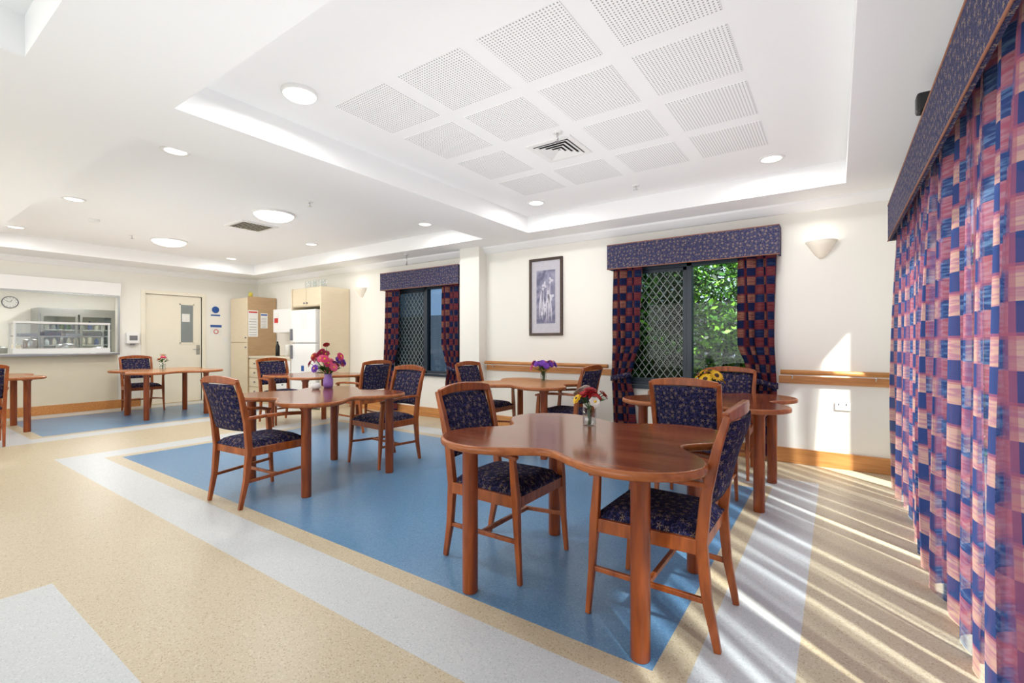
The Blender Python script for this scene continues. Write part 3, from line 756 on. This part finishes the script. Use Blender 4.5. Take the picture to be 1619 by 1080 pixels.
gfridge(-14.3,3.1,1.95,'two door glass fronted kitchen fridge with shelves')
rr=random.Random(5)
for k in range(4):
    for j in range(9):
        bm=NB(); h=.12+.1*rr.random(); lathe(bm,[(.001,0),(.04,0),(.04,h*.7),(.02,h*.85),(.02,h),(.001,h)],10,(-14.2,2.62+.12*j,.467+.34*k)); mk('bottle',bm,rr.choice(['paper','tile','steel','sign_blue','leaf','tile','paper']),None,'small container on fridge shelf','bottle',None,'containers in the display fridge')
e=empty('wall_clock',(KX,2.14,2.07),0,'round white wall clock with grey rim','clock')
bm=NB(); lathe(bm,[(.001,.02),(.115,.02)],28); bmesh.ops.rotate(bm,verts=bm.verts,matrix=Matrix.Rotation(P/2,3,'Y')); mk('clock_face',bm,'paper',e)
bm=NB(); lathe(bm,[(.115,.02),(.122,.03),(.13,.02),(.13,0)],28); bmesh.ops.rotate(bm,verts=bm.verts,matrix=Matrix.Rotation(P/2,3,'Y')); mk('clock_rim',bm,'ink_grey',e)
bm=NB(); bar(bm,[(.024,0,0),(.024,.03,.05)],.008,.003,(0,1,0)); bar(bm,[(.024,0,0),(.024,-.07,.03)],.006,.003,(0,0,1))
mk('clock_hand',bm,'black',e)
bm=NB()
for k in range(12):
    a=k*P/6; bar(bm,[(.023,.09*math.cos(a),.09*math.sin(a)),(.023,.106*math.cos(a),.106*math.sin(a))],.006,.002,(0,-math.sin(a),math.cos(a)))
mk('hour_marks',bm,'black',e)
def kbench(cx,cy,L,lab):
    e=empty('kitchen_bench',(cx,cy,0),0,lab,'bench')
    bm=NB(); box(bm,-.35,.35,-L,L,.86,.9); mk('bench_top',bm,'steel',e,bevel=.003)
    for x in (-.3,.3):
        for y in (-L+.05,L-.05):
            bm=NB(); tube(bm,[(x,y,0),(x,y,.86)],.02,10); mk('leg',bm,'steel',e)
    bm=NB(); box(bm,-.33,.33,-L+.02,L-.02,.25,.27); mk('shelf',bm,'steel',e)
kbench(-14.35,1.3,1.05,'stainless steel kitchen bench with lower shelf')
kbench(-12.6,2.2,1.2,'stainless steel island bench in kitchen')
for k,(y,h,r) in enumerate(((1.2,.3,.12),(1.65,.2,.15),(2.1,.34,.1),(2.6,.25,.14),(3.1,.18,.12))):
    bm=NB(); lathe(bm,[(.001,0),(r,0),(r*1.02,h),(r*.9,h+.02),(.001,h+.04)],18,(-12.6,y,.902)); mk('stock_pot',bm,'steel',None,'stainless steel lidded pot on island bench','pot',None,'pots on the island bench')
e=empty('wall_cupboard',(-14.5,1.0,1.4),0,'maple door wall mounted kitchen cupboard','cupboard')
bm=NB(); box(bm,-.2,.15,-.7,.7,0,.6); mk('cabinet_body',bm,'whitep',e)
for s in (-1,1):
    bm=NB(); y0,y1=sorted((s*.01,s*.69)); box(bm,.15,.17,y0,y1,.01,.59); mk('cabinet_door',bm,'maple',e,bevel=.003)
e=empty('kitchen_cupboard',(-14.4,4.35,0),0,'tall cream kitchen cupboard with brown base','cupboard')
bm=NB(); box(bm,-.28,.25,-.5,.5,0,1.9); mk('cabinet_body',bm,'door',e)
for s in (-1,1):
    bm=NB(); y0,y1=sorted((s*.005,s*.495)); box(bm,.25,.27,y0,y1,.1,1.88); mk('cabinet_door',bm,'brown',e,bevel=.003)
for k in range(2):
    bm=NB(); y0=1.9+.2*k; box(bm,-14.62,-14.3,y0,y0+.15,.902,1.1+.06*(k%2)); mk('kitchen_canister',bm,'tile' if k%2 else 'whitep',None,'rectangular storage canister on kitchen bench','canister',bevel=.01)

# ---------------- kitchenette ----------------
def doorpanel(e,x0,x1,z0,z1,y,mat='maple',knob=None,name='cabinet_door'):
    bm=NB(); box(bm,x0+.006,x1-.006,y-.02,y,z0+.006,z1-.006); d=mk(name,bm,mat,e,bevel=.003)
    if knob:
        bm=NB(); tube(bm,[(knob[0],y-.02,knob[1]),(knob[0],y-.045,knob[1])],[.010,.016],10); mk('knob',bm,'ink_grey',d)
e=empty('pantry_cabinet',(-10.42,5.17,0),0,'tall maple pantry cabinet with brown side panel','cabinet')
bm=NB(); box(bm,-.38,.36,-.28,.29,0,2.14,0); box(bm,.36,.38,-.30,.29,0,2.16,1); mk('cabinet_body',bm,['maple','brown'],e)
doorpanel(e,-.38,.36,.1,1.2,-.28,'maple',(.3,1.1)); doorpanel(e,-.38,.36,1.2,2.14,-.28,'maple',(.3,1.3))
for y,z,w,h,c in ((4.95,1.32,.2,.55,'sign_red'),(5.18,1.5,.15,.32,'sign_blue')):
    g=empty('poster',(-10.04,y+.02,z),0,'white printed notice taped to cabinet side','poster')
    bm=NB(); box(bm,0,.002,-w/2,w/2,0,h); mk('paper_sheet',bm,'paper',g)
    bm=NB(); box(bm,.002,.003,-w/2+.01,w/2-.01,h-.05,h-.02); mk('printed_header',bm,c,g)
    bm=NB()
    for k in range(7): box(bm,.002,.0028,-w/2+.02,w/2-.03,h*.06+k*h*.1,h*.075+k*h*.1)
    mk('printed_lines',bm,'ink_grey',g)
bm=NB(); lathe(bm,[(.001,0),(.04,0),(.04,.08),(.025,.1),(.001,.1)],12,(-10.2,5.0,2.162)); mk('storage_tub',bm,'hazard_yellow',None,'small yellow tub on top of pantry cabinet','tub')
e=empty('base_cabinet',(-9.25,5.18,0),0,'maple base cabinet with drawers under bench','cabinet')
bm=NB(); box(bm,-.78,.78,-.28,.29,.1,.88); box(bm,-.78,.78,-.22,.29,0,.1); mk('cabinet_body',bm,'maple',e)
for k in range(4): doorpanel(e,-.78,-.28,.1+k*.19,.29+k*.19,-.28,'maple',(-.53,.2+k*.19),'drawer')
for k in range(4): doorpanel(e,.28,.78,.1+k*.19,.29+k*.19,-.28,'whitep',(.53,.2+k*.19),'drawer')
doorpanel(e,-.28,.28,.1,.86,-.28,'maple',(.2,.75))
bm=NB(); box(bm,-10.03,-8.46,4.87,YB,.88,.92); mk('worktop',bm,'tile',None,'beige laminate worktop on base cabinet','worktop',bevel=.004)
e=empty('sink_tap',(-8.8,5.3,.92),0,'chrome gooseneck tap on worktop','tap')
bm=NB(); tube(bm,[(0,0,0),(0,0,.22),(0,-.04,.28),(0,-.12,.28),(0,-.15,.23)],.012,10); mk('spout',bm,'chrome',e)
bm=NB(); tube(bm,[(.05,0,0),(.05,0,.06),(.09,0,.08)],.009,8); mk('tap_handle',bm,'chrome',e)
e=empty('hot_water_unit',(-9.2,YB-.002,1.4),0,'white wall mounted hot water unit with notice','water heater')
bm=NB(); box(bm,-.4,.4,-.32,0,0,.48); mk('housing',bm,'whitep',e,bevel=.01)
bm=NB(); box(bm,-.36,-.18,-.323,-.32,.16,.40); mk('notice',bm,'paper',e)
bm=NB(); box(bm,-.34,-.2,-.325,-.323,.2,.3); mk('notice_print',bm,'sign_red',e)
bm=NB(); tube(bm,[(.25,-.28,0),(.25,-.28,-.12),(.25,-.33,-.14)],.01,8); mk('tap',bm,'chrome',e)
bm=NB(); lathe(bm,[(.001,0),(.04,0),(.04,.2),(.015,.25),(.015,.3),(.001,.3)],12,(-9.5,5.2,.92)); mk('bottle',bm,'black',None,'dark bottle on worktop','bottle')
bm=NB(); lathe(bm,[(.001,0),(.06,0),(.06,.22),(.05,.24),(.001,.24)],14,(-9.1,5.2,.92)); mk('paper_roll',bm,'paper',None,'white paper towel roll standing on worktop','paper roll')
e=empty('fridge_housing',(-7.97,5.18,0),0,'maple cabinet surround with cupboard above fridge','cabinet')
bm=NB(); box(bm,.45,.48,-.30,.29,0,2.2); box(bm,-.47,-.44,-.30,.29,0,2.2); box(bm,-.44,.45,-.27,.29,1.86,2.2); mk('cabinet_body',bm,'maple',e)
doorpanel(e,-.44,.005,1.87,2.19,-.27,'maple',(-.04,1.92)); doorpanel(e,.005,.45,1.87,2.19,-.27,'maple',(.05,1.92))
e=empty('refrigerator',(-7.99,5.15,0),0,'white two door refrigerator with notes in cabinet surround','fridge')
bm=NB(); box(bm,-.39,.39,-.24,.3,.02,1.8); mk('fridge_body',bm,'whitep',e,bevel=.01)
for z0,z1,hz in ((.06,1.18,(.9,1.15)),(1.2,1.8,(1.24,1.45))):
    bm=NB(); box(bm,-.39,.39,-.31,-.245,z0,z1); d=mk('fridge_door',bm,'whitep',e,bevel=.012)
    bm=NB(); box(bm,-.36,-.33,-.35,-.31,hz[0],hz[1]); mk('door_handle',bm,'ink_grey',d)
bm=NB(); box(bm,-.1,.12,-.3125,-.31,1.45,1.72); mk('paper_note',bm,'paper',e,label='white paper note')
bm=NB(); box(bm,-.05,.04,-.3125,-.31,.68,.78); mk('paper_note',bm,'sign_blue',e,label='small blue printed note')
for k in range(5):
    e=empty('glass_jug',(-8.25+.13*k,5.1+.03*(k%2),2.2),0,'clear glass jug on top of cabinet','jug','jugs on the cabinet')
    bm=NB(); lathe(bm,[(.001,.003),(.045,.003),(.05,.1),(.045,.15),(.052,.17)],16); mk('jug_body',bm,'vglass',e)
    bm=NB(); tube(bm,[(.048,0,.14),(.085,0,.13),(.085,0,.07),(.05,0,.05)],.005,6); mk('handle',bm,'whitep',e)

# ---------------- outside ----------------
bm=NB(); box(bm,XR+.15,12,-10,12,-.1,-.02); box(bm,-20,XR+.15,YB+.15,12,-.1,-.02); mk('ground',bm,'concrete',kind='structure',label='pale paving outside')
def hedge(x0,x1,y0,y1,z1,n,seed):
    rr=random.Random(seed); V=[];F=[]; mi=[]
    for k in range(n):
        x=x0+(x1-x0)*rr.random(); z=z1*rr.random()**.9
        dep=.25*(1+math.sin(x*5+z*3)*.6+math.cos(z*6-x*2)*.4); q=rr.random()**1.8
        yy=y0+dep+q*(y1-y0)
        d=Vector((rr.uniform(-1,1),rr.uniform(-1,.2),rr.uniform(-.6,.8))).normalized(); s=d.cross(Vector((rr.uniform(-1,1),rr.uniform(-1,1),rr.uniform(-1,1)))).normalized()
        L=rr.uniform(.06,.13); w=L*.25; p=Vector((x,yy,z)); b=len(V)
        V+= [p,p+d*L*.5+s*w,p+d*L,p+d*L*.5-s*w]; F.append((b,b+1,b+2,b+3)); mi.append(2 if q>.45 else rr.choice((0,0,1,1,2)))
    me=bpy.data.meshes.new('hedge'); me.from_pydata([tuple(v) for v in V],[],F)
    for m in ('leaf','leaf2','leaf3'): me.materials.append(M[m])
    for p,i in zip(me.polygons,mi): p.material_index=i
    boxuv(me); o=bpy.data.objects.new('hedge',me); S.collection.objects.link(o)
    o['label']='dense green leafy hedge outside window'; o['category']='hedge'; o['kind']='stuff'
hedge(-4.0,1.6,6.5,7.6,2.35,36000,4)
e=empty('fence',(-8,8.6,-.02),0,'grey timber fence outside','fence')
bm=NB()
for k in range(76): box(bm,-5+.2*k,-5+.2*k+.19,0,.02,0,1.9)
mk('fence_board',bm,'fence',e)
bm=NB(); box(bm,-5,10.2,.02,.07,.4,.5); mk('fence_rail',bm,'fence',e)
bm=NB(); box(bm,-5,10.2,.02,.07,1.4,1.5); mk('fence_rail',bm,'fence',e)

# ---------------- lights ----------------
w=bpy.data.worlds.new('sky'); S.world=w; w.use_nodes=True; nt=w.node_tree; bg=nt.nodes['Background']
bg.inputs[0].default_value=(.7,.85,1,1); bg.inputs[1].default_value=1.9
l=bpy.data.lights.new('sun','SUN'); l.energy=13; l.angle=.035; l.color=(1,.94,.84)
o=bpy.data.objects.new('sun',l); S.collection.objects.link(o)
sd=Vector((.56,-.5,.76)); o.rotation_euler=sd.to_track_quat('Z','Y').to_euler()
def fill_area(loc,target,sx,sy,e,col=(1,1,1)):
    l=bpy.data.lights.new('fill_area','AREA'); l.shape='RECTANGLE'; l.size=sx; l.size_y=sy; l.energy=e; l.color=col
    o=bpy.data.objects.new('fill_light',l); o.location=loc; o.rotation_euler=(Vector(loc)-Vector(target)).to_track_quat('Z','Y').to_euler(); S.collection.objects.link(o)
fill_area((-2.5,-3.7,1.4),(-3,3,1.0),5,2,98,(1,1,.99))  # unseen fill lamp behind the camera, added to brighten the room
fill_area((-8,-3.7,1.4),(-7.5,3,1.0),5,2,80,(1,1,.99))  # matching added fill for the servery side, also out of view
fill_area((-1.5,2.5,1.0),(-1.5,2.5,3),2.9,4.6,43,(1,1,.99))  # unseen upward fill, added to lighten the ceiling over the near tables
fill_area((-7.4,2.2,1.0),(-7.4,2.2,3),4.6,5.0,32,(1,1,.99))  # second added upward fill, for the ceiling towards the servery
# ---------------- camera ----------------
cam=bpy.data.cameras.new('camera'); cam.lens=740/1619*36; cam.sensor_width=36; cam.sensor_fit='HORIZONTAL'; cam.clip_start=.02
o=bpy.data.objects.new('camera',cam); o.location=(0,0,1.22); o.rotation_euler=(math.pi/2,0,math.radians(34.71)); S.collection.objects.link(o); S.camera=o
